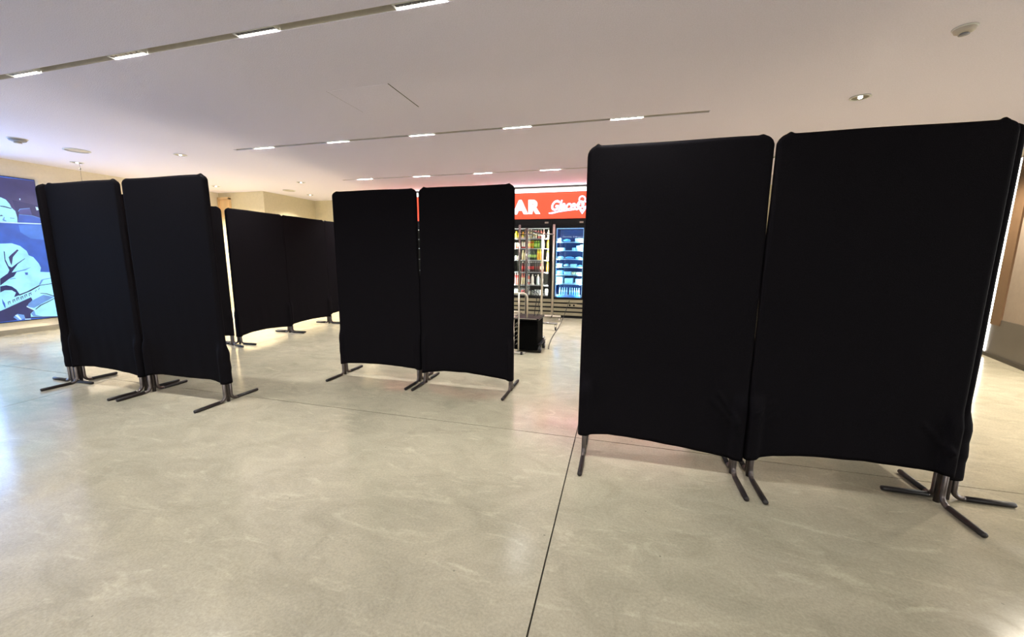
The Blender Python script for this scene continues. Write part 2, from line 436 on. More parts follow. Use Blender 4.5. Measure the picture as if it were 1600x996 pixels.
def disc(name, x, y, label, cat, r, h, m):
    t = thing(name, label, cat, (x, y, HC))
    bm = bmesh.new(); lathe(bm, [(0, -h), (r * .55, -h), (r * .9, -h * .72), (r, -h * .3), (r, 0)], 24); obj('body', bm, m, t, True)
    bm = bmesh.new(); lathe(bm, [(r, -.001), (r * 1.12, -.001), (r * 1.12, -.006), (r * .98, -.010)], 24); obj('mounting_ring', bm, M['trim_white'], t, True)
    return t
d = disc('smoke_detector', 2.104, 3.473, 'grey domed smoke detector at the top right of the ceiling', 'smoke detector', .055, .035, M['smoke'])
bm = bmesh.new(); lathe(bm, [(.02, -.034), (.028, -.043), (0, -.047)], 14); obj('sensor', bm, M['grey_plastic'], d, True)
d = disc('smoke_detector', -7.773, 3.555, 'grey smoke detector on the left ceiling above the blue screen', 'smoke detector', .085, .040, M['grey_plastic'])
bm = bmesh.new(); lathe(bm, [(.03, -.040), (.04, -.055), (0, -.060)], 14); obj('sensor', bm, M['smoke'], d, True)
disc('ceiling_speaker', -7.753, 4.139, 'flat pale round ceiling speaker left of the front panels', 'speaker', .13, .006, M['smoke'])
disc('ceiling_speaker', -7.51, 7.75, 'flat pale round ceiling speaker close to the beige wall step', 'speaker', .12, .006, M['smoke'])
h = thing('access_hatch', 'square flush hatch in the middle of the ceiling, one dark seam', 'hatch', (-2.36, 3.56, HC))
obj('panel', boxes((-.32, .32, -.27, .27, -.002, 0)), M['ceiling'], h)
obj('seam', boxes((.322, .328, -.275, .275, -.0025, 0)), M['plinth_dark'], h)
obj('seam', boxes((-.3235, -.3215, -.27, .27, -.0012, 0)), M['seam'], h)
# thin hanging wire by the screen
wire = tubes(([(-8.72, 4.66, HC - .001), (-8.72, 4.66, 2.12)], .0022), seg=6)
box(wire, -8.728, -8.712, 4.652, 4.668, 2.72, 2.735)
tag(obj('hanging_wire', wire, M['plinth_dark']), 'thin dark wire hanging from the ceiling behind the left panel', 'wire')

# ------------------------------------------------------------------ black partition panels
R_T = .0150
def hem_fn(pts):
    def f(u):
        for (a, za), (b, zb) in zip(pts, pts[1:]):
            if u <= b:
                t = (u - a) / (b - a); t = t * t * (3 - 2 * t) if False else t
                return za + (zb - za) * t
        return pts[-1][1]
    return f

def cover_mesh(w, hem, seed, folds=(), bulge_l=0.0, bulge_r=0.0, nx=56, nz=56, bumps=(1, 1), pin=.028, close=0, cl=0, cr=0):
    rnd = random.Random(seed)
    t, H, r = .046, 2.0, .062
    ph = [rnd.uniform(0, 6.28) for _ in range(8)]
    loop = []                                   # (x, y, nx, ny) around the section, front first
    hw = w / 2 - t / 2
    for i in range(nx + 1): loop.append((-hw + 2 * hw * i / nx, -t / 2, 0, -1))
    for a in (1, 2, 3, 4, 5): an = -PI / 2 + PI * a / 6; loop.append((hw + t / 2 * math.cos(an), t / 2 * math.sin(an), math.cos(an), math.sin(an)))
    for i in range(nx + 1): loop.append((hw - 2 * hw * i / nx, t / 2, 0, 1))
    for a in (1, 2, 3, 4, 5): an = PI / 2 + PI * a / 6; loop.append((-hw + t / 2 * math.cos(an), t / 2 * math.sin(an), math.cos(an), math.sin(an)))
    bm = bmesh.new(); rows = []
    tops = []
    for (x, y, a, b) in loop:
        dx = max(0, abs(x) - (w / 2 - r))
        z = H - r + math.sqrt(max(0, r * r - dx * dx))
        s = 0 if x < 0 else 1
        z += bumps[s] * .006 * math.exp(-((abs(x) - (w / 2 - r)) / .012) ** 2)
        z += .0015 * math.sin(9 * x + ph[0])
        tops.append(z)
    vv = [0, .012, .03] + [.03 + .955 * (k / nz) ** .9 for k in range(1, nz)] + [.985, .991, .996, .999, 1.0]
    for v in vv:
        row = []
        for (x, y, a, b), zt in zip(loop, tops):
            zb = hem((x + w / 2) / w)
            z = zb + (zt - zb) * v
            dz = zt - z
            q = math.sqrt(max(0, 1 - (1 - min(1, dz / .018)) ** 2)) if dz < .018 else 1
            q = max(q, .06)
            px, py = x, y * q
            # stretch-fabric tension: hollow between the posts, ripples fading upwards
            hol = .006 * math.cos(PI * x / w) * (1 if b < 0 else -1) * abs(b)
            low = math.exp(-z * 2.6)
            rip = .0022 * low * math.sin(38 * x + ph[1] + 3 * z) + .0016 * low * math.sin(21 * x - 9 * z + ph[2]) + .0012 * math.sin(7 * z + 5 * x + ph[3])
            py += hol + b * rip
            if abs(x) < 1 and z < .62:      # the cover is stretched over the foot tubes beside each post
                fl = math.exp(-((abs(x) - (w / 2 - pin)) / .034) ** 4) if abs(x) > w / 2 - pin - .08 else 0
                fade = 1 - max(0, min(1, (z - .44) / .11)); fade = fade * fade * (3 - 2 * fade)
                if abs(x) > w / 2 - pin: fl = 1
                py += b * .027 * fl * fade
            if close and z < close + .12 and abs(x) > w / 2 - .10:     # neighbouring covers sag against each other low down
                k = max(0, min(1, (close + .12 - z) / .24)); px += (1 if x > 0 else -1) * (cl if x < 0 else cr) * k * k * (3 - 2 * k) * max(0, (abs(x) - (w / 2 - .10)) / .10)
            for (x1, z1, x2, z2, amp, wid) in folds:
                if b < 0:
                    dxx, dzz = x2 - x1, z2 - z1; L2 = dxx * dxx + dzz * dzz
                    k = max(0, min(1, ((x - x1) * dxx + (z - z1) * dzz) / L2))
                    dd = math.hypot(x - x1 - k * dxx, z - z1 - k * dzz)
                    py -= amp * math.exp(-(dd / wid) ** 2) * (0.35 + .65 * k)
            if z < .75:
                bl = bulge_l if x < 0 else bulge_r
                if bl and abs(x) > w / 2 - .06:
                    env = math.exp(-((z - .30) / .20) ** 2)
                    px += (-1 if x < 0 else 1) * bl * env * (.55 + .45 * math.sin(48 * z + ph[4])) * abs(a)
            row.append(bm.verts.new((px, py, z)))
        rows.append(row)
    n = len(loop)
    for j in range(len(rows) - 1):
        for i in range(n):
            bm.faces.new((rows[j][i], rows[j][(i + 1) % n], rows[j + 1][(i + 1) % n], rows[j + 1][i]))
    top = rows[-1]                              # close the top seam
    for i in range(nx + 0):
        bm.faces.new((top[i], top[i + 1], top[2 * nx + 6 - i - 1], top[2 * nx + 6 - i]))
    for base, m_ in ((nx, nx + 6), (2 * nx + 6, n)):
        pass
    # rolled hem
    f0 = rows[0]
    inner = [bm.verts.new((v.co.x * .996, v.co.y * .86, v.co.z + .012)) for v in f0]
    for i in range(n): bm.faces.new((f0[(i + 1) % n], f0[i], inner[i], inner[(i + 1) % n]))
    return bm

def foot_tube(sx, dirn, flat=.30):
    """L-shaped tube welded to a post: down beside it, bent outwards along the floor."""
    r = R_T * .93; br = .045
    y0 = dirn * .029
    pts = [(sx, y0, .42), (sx, y0, r + br + .02)]
    pts += [(sx, y0 + dirn * (br - br * math.cos(a)), r + br - br * math.sin(a)) for a in [PI / 2 * k / 6 for k in range(7)]]
    end = [(sx, dirn * flat, r)]
    return pts, end

def panel(x, y, rz, label, seed, hem, folds=(), bl=0.0, br=0.0, w=.992, nx=56, nz=56, bumps=(1, 1), pin=.028, close=0, cl=0, cr=0):
    t = thing('partition_panel', label, 'partition', (x, y, 0), rz, 'free-standing black fabric partition panels')
    obj('fabric_cover', cover_mesh(w, hem_fn(hem), seed, folds, bl, br, nx, nz, bumps, pin, close, cl, cr), M['fabric'], t, True)
    for s in (-1, 1):
        px = s * (w / 2 - pin)
        post = obj('post', tubes(([(px, 0, .0), (px, 0, 1.90)], R_T), seg=14), M['steel'], t, True)
        for dirn in (-1, 1):
            pts, end = foot_tube(px, dirn)
            bm = bmesh.new(); tube(bm, pts + [(px, dirn * .085, R_T * .93)], R_T * .93, 12)
            ft = obj('foot', bm, M['steel'], t, True)
            bm = bmesh.new(); tube(bm, [(px, dirn * .085, R_T * .95), (px, dirn * .296, R_T * .95), (px, dirn * .302, R_T * .95)], [R_T * .97, R_T * .97, R_T * .80], 12)
            obj('foot_sleeve', bm, M['steel_dark'], ft, True)
    bm = tubes(([(-w / 2 + pin, 0, 1.90), (w / 2 - pin, 0, 1.90)], R_T * .9), seg=8)
    obj('top_rail', bm, M['steel'], t, True)
    return t

HEM_A = [(0, .170), (.10, .185), (.30, .196), (.55, .188), (.80, .170), (.95, .150), (1, .148)]
HEM_A2 = [(0, .165), (.05, .176), (.20, .192), (.5, .190), (.8, .196), (.87, .190), (.92, .176), (1, .170)]
HEM_C1 = [(0, .128), (.08, .136), (.25, .150), (.5, .158), (.75, .152), (.92, .142), (1, .138)]
HEM_C2 = [(0, .110), (.05, .118), (.25, .146), (.5, .150), (.75, .132), (.95, .112), (1, .108)]
HEM_D1 = [(0, .148), (.06, .150), (.2, .168), (.45, .156), (.7, .134), (.9, .112), (1, .104)]
HEM_D2 = [(0, .118), (.05, .130), (.15, .160), (.35, .184), (.6, .192), (.85, .186), (1, .172)]
panel(-4.905, 2.61, 0, 'black fabric partition, left panel of the left front pair, beside the blue screen', 1, HEM_A, bumps=(1.2, 1.6))
panel(-3.872, 2.62, 0, 'black fabric partition, right panel of the left front pair, bulging hem corner', 2, HEM_A2, br=.018, bumps=(.4, 1.6))
panel(-5.472, 3.06, PI / 2, 'black fabric partition seen edge-on behind the far left end of the front pair', 3, HEM_A, bl=.006, bumps=(1, 1))
panel(-2.473, 3.635, 0, 'black fabric partition, left panel of the central pair', 4, HEM_C1, bl=.010, bumps=(.6, .6), close=1.15, cr=.011)
panel(-1.457, 3.630, 0, 'black fabric partition, right panel of the central pair, before the red sign', 5, HEM_C2, bumps=(1.8, 1.4), close=1.15, cl=.011)
panel(.288, 2.545, 0, 'largest-looking black fabric partition left of the right-hand joint, pinched fold low at right', 6, HEM_D1,
      folds=((.34, .52, .455, .345, .020, .010), (.30, .47, .44, .335, .018, .009)), bumps=(1.8, .8), nx=130, nz=120, w=1.006, pin=.045, close=1.55, cr=.004)
panel(1.306, 2.540, 0, 'nearest black fabric partition at the right with a slanting crease near its lower corner', 7, HEM_D2,
      folds=((.34, .44, .47, .305, .024, .012), (-.38, .50, -.47, .42, .010, .011), (-.36, .42, -.47, .36, .009, .011)), bumps=(1.4, 1.8), nx=130, nz=120, w=1.016, pin=.040, close=1.55, cl=.004)
panel(1.845, 3.055, PI / 2, 'black fabric partition seen edge-on at the far right end, lumpy lower edge', 8, HEM_C1, bl=.022, bumps=(.5, 1))
panel(-5.475, 4.955, PI / 2, 'black fabric partition in the back left row, right of the bright slit', 9, HEM_C2, bumps=(.8, .8))
panel(-5.505, 5.955, PI / 2, 'black fabric partition in the back left row, in its middle', 10, HEM_C1, bumps=(.8, .8))
panel(-5.540, 6.960, PI / 2, 'black fabric partition at the far end of the back left row, behind the central pair', 11, HEM_A, bumps=(.8, .8))
a0 = math.radians(16)
panel(-5.485 - math.sin(a0) * .505, 4.425 - math.cos(a0) * .505, PI / 2 - a0, 'black fabric partition nearest in the back left row, left of the bright slit, mostly hidden', 12, HEM_A, bumps=(.8, .8))

# ------------------------------------------------------------------ big picture screen on the left wall
PIC = [
    ('indigo', [(3.436, 2.58), (4.109, 2.527), (4.494, 2.536), (4.5, 1.829), (4.017, 1.821), (3.332, 1.802)]),
    ('navy', [(4.194, 2.187), (4.48, 2.134), (4.501, 2.07), (4.495, 1.829), (4.217, 1.819), (4.215, 2.012)]),
    ('blue', [(4.24, 1.963), (4.392, 1.959), (4.487, 1.922), (4.494, 1.845), (4.214, 1.832)]),
    ('violet', [(4.256, 2.048), (4.379, 2.082), (4.393, 1.972), (4.241, 1.97)]),
    ('pale', [(4.449, 2.11), (4.477, 2.107), (4.483, 2.061), (4.456, 2.052)]),
    ('pale', [(4.278, 2.224), (4.292, 2.222), (4.286, 2.197), (4.277, 2.198)]),
    ('steel', [(4.238, 2.014), (4.261, 2.055), (4.379, 2.082), (4.38, 2.074), (4.264, 2.045), (4.243, 2.007)]),
    ('steel', [(4.241, 1.966), (4.392, 1.963), (4.488, 1.927), (4.487, 1.919), (4.391, 1.954), (4.239, 1.957)]),
    ('cyan', [(3.368, 2.073), (3.967, 2.204), (4.076, 2.21), (4.124, 2.183), (4.158, 2.119), (4.169, 2.064), (4.206, 2.011), (4.215, 1.909), (4.207, 1.825), (4.016, 1.815), (3.329, 1.779)]),
    ('navy', [(4.05, 2.08), (4.101, 2.077), (4.172, 2.055), (4.166, 2.042), (4.099, 2.059), (4.049, 2.068)]),
    ('navy', [(4.134, 1.899), (4.183, 1.898), (4.18, 1.891), (4.155, 1.891), (4.133, 1.891)]),
    ('steel', [(4.047, 1.862), (4.071, 1.908), (4.077, 1.906), (4.067, 1.864), (4.088, 1.847), (4.085, 1.836), (4.054, 1.843)]),
    ('navy', [(4.031, 1.929), (4.05, 1.936), (4.064, 1.92), (4.046, 1.918), (4.028, 1.91)]),
    ('blue', [(3.329, 1.779), (4.015, 1.809), (4.49, 1.831), (4.5, 1.29), (4.491, 0.585), (3.186, 0.708)]),
    ('pale', [(3.331, 1.793), (4.018, 1.83), (4.201, 1.831), (4.496, 1.84), (4.495, 1.822), (4.198, 1.813), (4.015, 1.81), (3.328, 1.772)]),
    ('bluelight', [(4.214, 1.793), (4.488, 1.812), (4.494, 1.559), (4.324, 1.578), (4.217, 1.677)]),
    ('cyan', [(3.338, 1.66), (3.894, 1.495), (3.972, 1.48), (4.098, 1.491), (4.187, 1.45), (4.251, 1.369), (4.265, 1.299), (4.315, 1.268), (4.366, 1.163), (4.384, 1.091), (4.366, 1.019), (4.478, 1.009), (4.504, 0.981), (4.487, 0.226), (4.157, 0.254), (4.107, 0.281), (4.162, 0.326), (4.128, 0.442), (4.213, 0.544), (4.201, 0.597), (3.994, 0.49), (3.886, 0.433), (3.833, 0.409), (3.153, 0.273)]),
    ('navy', [(3.994, 1.365), (4.005, 1.353), (3.997, 1.23), (4.017, 1.125), (4.047, 1.099), (4.116, 1.167), (4.214, 1.248), (4.214, 1.239), (4.123, 1.154), (4.037, 1.018), (4.099, 1.035), (4.054, 0.954), (3.999, 0.919), (3.886, 0.814), (3.9, 0.924), (3.993, 1.007), (4.016, 1.056), (3.986, 1.205)]),
    ('indigo', [(4.145, 1.393), (4.076, 1.317), (4.035, 1.267), (4.041, 1.18), (4.051, 1.13), (4.069, 1.205), (4.082, 1.267), (4.161, 1.38)]),
    ('steel', [(4.082, 1.035), (4.2, 1.07), (4.266, 1.1), (4.197, 1.051), (4.093, 1.022)]),
    ('steel', [(3.999, 0.919), (4.059, 0.929), (4.075, 0.918), (4.006, 0.907)]),
    ('blue', [(4.183, 1.013), (4.219, 1.012), (4.214, 0.973), (4.187, 0.974)]),
    ('navy', [(3.884, 0.802), (3.952, 0.816), (4.008, 0.793), (4.052, 0.739), (4.083, 0.647), (4.01, 0.616), (4.041, 0.689), (4.0, 0.731), (3.925, 0.737), (3.871, 0.704)]),
    ('ink', [(4.067, 0.655), (4.169, 0.698), (4.318, 0.791), (4.512, 0.819), (4.511, 0.808), (4.336, 0.784), (4.215, 0.701), (4.073, 0.635)]),
    ('navy', [(3.159, 0.317), (3.833, 0.409), (3.886, 0.433), (3.994, 0.49), (4.201, 0.595), (4.214, 0.557), (4.132, 0.441), (4.209, 0.373), (4.161, 0.319), (4.157, 0.247), (3.809, 0.229), (3.151, 0.262)]),
    ('steel', [(4.319, 0.798), (4.358, 0.881), (4.387, 0.893), (4.495, 0.915), (4.494, 0.905), (4.386, 0.88), (4.337, 0.797)]),
    ('ink', [(4.32, 0.659), (4.394, 0.646), (4.484, 0.597), (4.497, 0.58), (4.473, 0.587), (4.392, 0.633), (4.319, 0.65)]),
    ('steel', [(4.213, 0.544), (4.353, 0.623), (4.482, 0.577), (4.214, 0.412), (4.132, 0.441), (4.162, 0.497)]),
    ('pale', [(4.129, 0.455), (4.138, 0.454), (4.219, 0.378), (4.213, 0.365), (4.132, 0.438)]),
    ('ink', [(4.225, 0.39), (4.294, 0.455), (4.415, 0.516), (4.5, 0.568), (4.498, 0.555), (4.414, 0.502), (4.301, 0.441), (4.233, 0.383)]),
    ('steel', [(4.166, 0.319), (4.209, 0.373), (4.217, 0.292), (4.305, 0.252), (4.187, 0.272)]),
    ('ink', [(4.159, 0.267), (4.487, 0.232), (4.485, 0.212), (4.157, 0.247)]),
    ('steel', [(3.96, 0.29), (4.009, 0.34), (4.084, 0.311), (4.09, 0.251), (4.004, 0.231)]),
    ('pale', [(3.98, 0.319), (4.012, 0.327), (4.048, 0.235), (4.032, 0.234)]),
    ('pale', [(4.084, 0.245), (4.151, 0.238), (4.152, 0.224), (4.083, 0.232)]),
    ('blue', [(3.898, 0.526), (3.875, 0.604), (3.873, 0.529), (3.888, 0.452), (3.897, 0.457)]),
    ('indigo', [(3.93, 0.548), (3.963, 0.562), (3.964, 0.552), (3.939, 0.539), (3.939, 0.504), (3.93, 0.502)]),
    ('indigo', [(3.948, 0.548), (3.955, 0.552), (3.961, 0.519), (3.954, 0.515)]),
    ('indigo', [(3.984, 0.574), (4.018, 0.588), (4.018, 0.578), (3.993, 0.565), (3.993, 0.53), (3.984, 0.528)]),
    ('indigo', [(4.002, 0.575), (4.01, 0.578), (4.016, 0.545), (4.008, 0.541)]),
    ('indigo', [(4.03, 0.601), (4.065, 0.616), (4.065, 0.605), (4.039, 0.592), (4.04, 0.557), (4.031, 0.555)]),
    ('indigo', [(4.049, 0.602), (4.056, 0.605), (4.062, 0.572), (4.055, 0.568)]),
    ('indigo', [(4.079, 0.615), (4.115, 0.63), (4.115, 0.62), (4.089, 0.607), (4.089, 0.571), (4.08, 0.569)]),
    ('indigo', [(4.099, 0.616), (4.106, 0.619), (4.113, 0.586), (4.105, 0.582)]),
    ('indigo', [(4.127, 0.643), (4.163, 0.658), (4.163, 0.648), (4.136, 0.635), (4.137, 0.598), (4.128, 0.597)]),
    ('indigo', [(4.146, 0.644), (4.154, 0.647), (4.16, 0.614), (4.153, 0.61)]),
    ('indigo', [(4.179, 0.665), (4.215, 0.68), (4.215, 0.669), (4.188, 0.656), (4.189, 0.619), (4.18, 0.618)]),
    ('indigo', [(4.199, 0.666), (4.206, 0.669), (4.213, 0.636), (4.205, 0.631)]),
    ('indigo', [(4.257, 0.71), (4.262, 0.692), (4.277, 0.722), (4.279, 0.714), (4.262, 0.678)]),
    ('indigo', [(4.298, 0.74), (4.303, 0.721), (4.318, 0.752), (4.32, 0.744), (4.303, 0.708)]),
]
scr = thing('picture_screen', 'big glowing blue picture screen of seated people on the left wall', 'screen', (XL, 3.0, .22))
SY0, SY1, SZ0, SZ1 = 1.35, 4.49, .222, 2.545
def emis(name, c, s=1.0):
    m, nt, b = nodes_of(name)
    b.inputs['Base Color'].default_value = (.02, .02, .03, 1); b.inputs['Roughness'].default_value = .35
    tc = nt.nodes.new('ShaderNodeTexCoord'); n = nt.nodes.new('ShaderNodeTexNoise'); n.inputs['Scale'].default_value = 6; n.inputs['Detail'].default_value = 8
    nt.links.new(tc.outputs['Object'], n.inputs['Vector'])
    r = nt.nodes.new('ShaderNodeMapRange'); r.inputs[1].default_value = .3; r.inputs[2].default_value = .7; r.inputs[3].default_value = .82; r.inputs[4].default_value = 1.15
    nt.links.new(n.outputs[0], r.inputs[0])
    mx = nt.nodes.new('ShaderNodeMath'); mx.operation = 'MULTIPLY'; mx.inputs[1].default_value = s; nt.links.new(r.outputs[0], mx.inputs[0])
    b.inputs['Emission Color'].default_value = (*c, 1); nt.links.new(mx.outputs[0], b.inputs['Emission Strength'])
    return m
PM = {'indigo': emis('picture_indigo', srgb(52, 54, 104)), 'navy': emis('picture_navy', srgb(24, 34, 92)), 'ink': emis('picture_ink', srgb(20, 30, 70)),
      'blue': emis('picture_blue', srgb(44, 92, 190)), 'bluelight': emis('picture_light_blue', srgb(66, 122, 214)), 'violet': emis('picture_violet', srgb(66, 74, 140)),
      'steel': emis('picture_steel', srgb(96, 146, 214)), 'pale': emis('picture_pale', srgb(190, 226, 255)), 'cyan': emis('picture_cyan', srgb(146, 216, 250), 1.15)}
obj('housing', boxes((.0, .022, SY0 - 3.0 - .01, SY1 - 3.0 + .005, -.012, SZ1 - .22 + .012)), M['black'], scr)
obj('picture_ground', boxes((.022, .0235, 3.62 - 3, SY1 - 3, .0, SZ1 - .22)), PM['blue'], scr)
obj('picture_patch', boxes((.022, .0235, SY0 - 3, 3.62 - 3, .0, SZ1 - .22)), emis('picture_fill_glow', srgb(150, 192, 255), 6.5), scr)  # unseen stretch of the screen, added bright to cast extra blue light
SY0 = 3.63
from mathutils.geometry import tessellate_polygon
def clip(poly, ax, lim, keep_less):
    out = []
    for i in range(len(poly)):
        a, b = poly[i], poly[(i + 1) % len(poly)]
        ia = (a[ax] <= lim) if keep_less else (a[ax] >= lim); ib = (b[ax] <= lim) if keep_less else (b[ax] >= lim)
        if ia: out.append(a)
        if ia != ib:
            t = (lim - a[ax]) / (b[ax] - a[ax]); out.append(tuple(a[k] + (b[k] - a[k]) * t for k in (0, 1)))
    return out
for k, (mname, poly) in enumerate(PIC):
    for ax, lim, kl in ((0, SY1, True), (0, SY0, False), (1, SZ1, True), (1, SZ0, False)): poly = clip(poly, ax, lim, kl) if poly else poly
    if len(poly) < 3: continue
    xx = .0240 + .00025 * k
    bm = bmesh.new(); vs = [bm.verts.new((xx, a - 3.0, b - .22)) for a, b in poly]
    for tri in tessellate_polygon([[Vector((a, b, 0)) for a, b in poly]]):
        try: bm.faces.new([vs[i] for i in tri])
        except ValueError: pass
    obj('picture_patch', bm, PM[mname], scr)

# ------------------------------------------------------------------ snack kiosk at the far side
YK = 8.53
KX0, KX1 = -5.75, 1.6
struct(obj('wall_kiosk', boxes((KX0, KX1, YK + .02, 9.35, 2.70, HC), (KX0 - .08, KX0, YK, 9.35, 0, HC), (KX1, KX1 + .08, YK, 9.35, 0, HC), (KX0, KX1, 9.28, 9.35, .0, 2.70)), M['black']))
struct(obj('trim_6', boxes((KX0, KX1, YK - .01, YK + .02, 2.70, 2.80)), M['trim_white']))
struct(obj('trim_7', boxes((KX0, KX1, YK - .02, YK + .02, 2.80, HC)), M['plinth_dark']))
lb = thing('linear_lamp', 'long bright white linear lamp running above the red sign', 'light', (0, YK, 2.70))
obj('housing', boxes((KX0 + .01, KX1 - .01, -.03, -.012, .0, .075)), M['trim_white'], lb)
obj('diffuser', boxes((KX0 + .02, KX1 - .02, -.055, -.03, .005, .070)), M['led'], lb)
sg = thing('kiosk_sign', 'red backlit fascia sign above the drink coolers', 'sign', (0, YK, 2.15))
obj('back_box', boxes((KX0 + .01, KX1 - .01, .0, .12, .0, .545)), M['black'], sg)
for k in range(4):
    xa = KX0 + .02 + k * (KX1 - KX0 - .04) / 4; xb = xa + (KX1 - KX0 - .04) / 4 - .004
    obj('sign_face', boxes((xa, xb, -.012, .0, .004, .541)), M['sign_red'], sg)
def text(s, size, x, z, m, parent, ext=.012, off=0.0, shear=0.0, name='letters', sx=1.0, y=-.028, align='LEFT'):
    cu = bpy.data.curves.new(name, 'FONT'); cu.body = s; cu.size = size; cu.extrude = ext; cu.offset = off; cu.shear = shear; cu.align_x = align
    cu.resolution_u = 4
    tmp = bpy.data.objects.new('tmp', cu); COL.objects.link(tmp)
    bpy.context.view_layer.update()
    dg = bpy.context.evaluated_depsgraph_get()
    me = bpy.data.meshes.new_from_object(tmp.evaluated_get(dg))
    bpy.data.objects.remove(tmp)
    me.materials.clear(); me.materials.append(m)
    o = link(name, me, parent); o.rotation_euler = (PI / 2, 0, 0); o.scale = (sx, 1, 1); o.location = (x, y, z)
    return o
text('A', .37, -2.262, .130, M['letter'], sg, off=.022, name='letter', sx=1.08)
text('R', .37, -1.952, .130, M['letter'], sg, off=.022, name='letter')
text('B', .37, -2.53, .130, M['letter'], sg, off=.016, name='letter')
text('Glaces', .285, -1.475, .178, M['neon'], sg, off=.007, shear=.35, name='script_letters', sx=.80)
bm = tubes(([(-1.50, -.03, .115), (-1.42, -.03, .120), (-1.30, -.03, .145), (-1.15, -.03, .160), (-.95, -.03, .175)], [.010, .018, .016, .010, .006]), seg=8)
obj('underline', bm, M['neon'], sg, True)
for (cx, cz, r) in ((-.80, .385, .062), (-.825, .285, .062), (-.745, .285, .055)):
    bm = bmesh.new(); tube(bm, [(cx + r * math.cos(a), -.03, cz + r * math.sin(a)) for a in [2 * PI * k / 20 for k in range(21)]], .014, 8)
    obj('scoop_outline', bm, M['neon'], sg, True)
bm = tubes(([(-.87, -.03, .225), (-.79, -.03, .095), (-.71, -.03, .225)], .014), ([(-.86, -.03, .225), (-.72, -.03, .225)], .010), ([(-.83, -.03, .205), (-.765, -.03, .135)], .007), ([(-.75, -.03, .205), (-.815, -.03, .135)], .007), seg=8)
obj('cone_outline', bm, M['neon'], sg, True)
text('BAR', .0, 0, 0, M['letter'], sg) if False else None

# slatted plinth under the coolers
pl = thing('slatted_plinth', 'low plinth of pale horizontal slats under the coolers', 'plinth', (0, YK, 0))
obj('carcass', boxes((KX0 + .01, KX1 - .01, .05, .70, .0, .44)), M['black'], pl)
for z0, z1 in ((.060, .120), (.155, .215), (.252, .315), (.350, .415)):
    for k in range(4):
        L = (KX1 - KX0 - .04) / 4; xa = KX0 + .02 + k * L
        obj('slat', boxes((xa, xa + L - .004, .028, .05, z0, z1)), M['slat'], pl)
# socket, bracket under the freezer
so = thing('power_socket', 'small dark double socket on the slats under the ice freezer', 'socket', (-.95, YK + .028, .29))
obj('plate', boxes((-.10, .10, -.008, 0, -.035, .035)), M['slat'], so)
for dx in (-.045, .045): obj('outlet', boxes((dx - .017, dx + .017, -.014, -.008, -.02, .02), bevel=.004), M['black_matt'], so)
for dx in (-.13, -.30): pass

# ---- coolers
SH1 = [.497, .714, 1.001, 1.273, 1.530, 1.746]; TOP1 = 1.965
SH2 = [.474, .760, .959, 1.128, 1.304, 1.488, 1.670]; TOP2 = 1.96
def cooler(name, label, x0, x1, ox0, ox1, oz0, oz1, shelves, liner, ledm, lcol, power, shelfm, depth=.62, cat='cooler', group=None):
    t = thing(name, label, cat, (x0, YK, .44), group=group)
    w = x1 - x0; D = depth; zt = 2.145 - .44; a, b, c0, c1 = ox0 - x0, ox1 - x0, oz0 - .44, oz1 - .44
    c0 -= .02
    obj('cabinet', boxes((0, a, .06, D, 0, zt), (b, w, .06, D, 0, zt), (a, b, .06, D, 0, c0), (a, b, .06, D, c1, zt), (a, b, D - .02, D, c0, c1)), M['black'], t)
    obj('liner', boxes((a, b, D - .026, D - .02, c0, c1), (a, a + .005, .07, D - .026, c0, c1), (b - .005, b, .07, D - .026, c0, c1), (a, b, .07, D - .026, c0, c0 + .004), (a, b, .07, D - .026, c1 - .004, c1)), liner, t)
    for s in shelves:
        z = s - .44
        bm = boxes((a + .006, b - .006, .085, .11, z - .022, z - .002))
        box(bm, a + .006, b - .006, .11, D - .03, z - .008, z - .002)
        obj('shelf', bm, shelfm, t)
    dr = obj('door', boxes((.004, a - .004, 0, .055, .02, zt - .15), (b + .004, w - .004, 0, .055, .02, zt - .15), (a - .004, b + .004, 0, .055, .02, c0 - .004), (a - .004, b + .004, 0, .055, c1 + .004, zt - .15)), M['black'], t)
    obj('glass_pane', boxes((a - .004, b + .004, .025, .031, c0 - .004, c1 + .004)), M['glass'], dr)
    obj('handle', boxes((w - .030, w - .014, -.035, -.020, .45, 1.15), (w - .028, w - .016, -.02, 0, .50, .52), (w - .028, w - .016, -.02, 0, 1.08, 1.10)), M['black_matt'], dr)
    obj('header', boxes((.002, w - .002, -.004, .06, zt - .145, zt - .002)), M['black'], t)
    obj('rating_plate', boxes((w - .17, w - .09, -.008, -.004, zt - .09, zt - .055)), M['smoke'], t)
    for sx in ((a + .006, b - .012) if 'ice' in name else ()):
        obj('led_strip', boxes((sx, sx + .006, .066, .076, c0 + .02, c1 - .02)), ledm, t)
    obj('led_bar', boxes((a + .01, b - .01, .066, .078, c1 - .016, c1 - .008)), ledm, t)
    for sx, ry in ((a + .03, -1), (b - .03, 1)):
        ld = bpy.data.lights.new('cooler_lamp', 'AREA'); ld.shape = 'RECTANGLE'; ld.size = .03; ld.size_y = (c1 - c0) * .95
        ld.energy = power; ld.color = lcol
        lo = bpy.data.objects.new('cooler_lamp', ld); COL.objects.link(lo); lo.parent = t
        lo.location = (sx, .068, (c0 + c1) / 2)
        dvec = Vector((-ry * .75, .85, 0)).normalized()
        lo.rotation_euler = dvec.to_track_quat('-Z', 'Y').to_euler()
    return t
GK = 'black glass-door drink coolers left of the stocked one'
cooler('drinks_cooler', 'black glass-door drinks cooler stocked with rows of coloured bottles', -2.44, -1.415, -2.36, -1.490, .497, TOP1, SH1[1:], M['in_white'], M['cool_led'], (1.0, .95, .82), P_COOLER, M['shelf'])
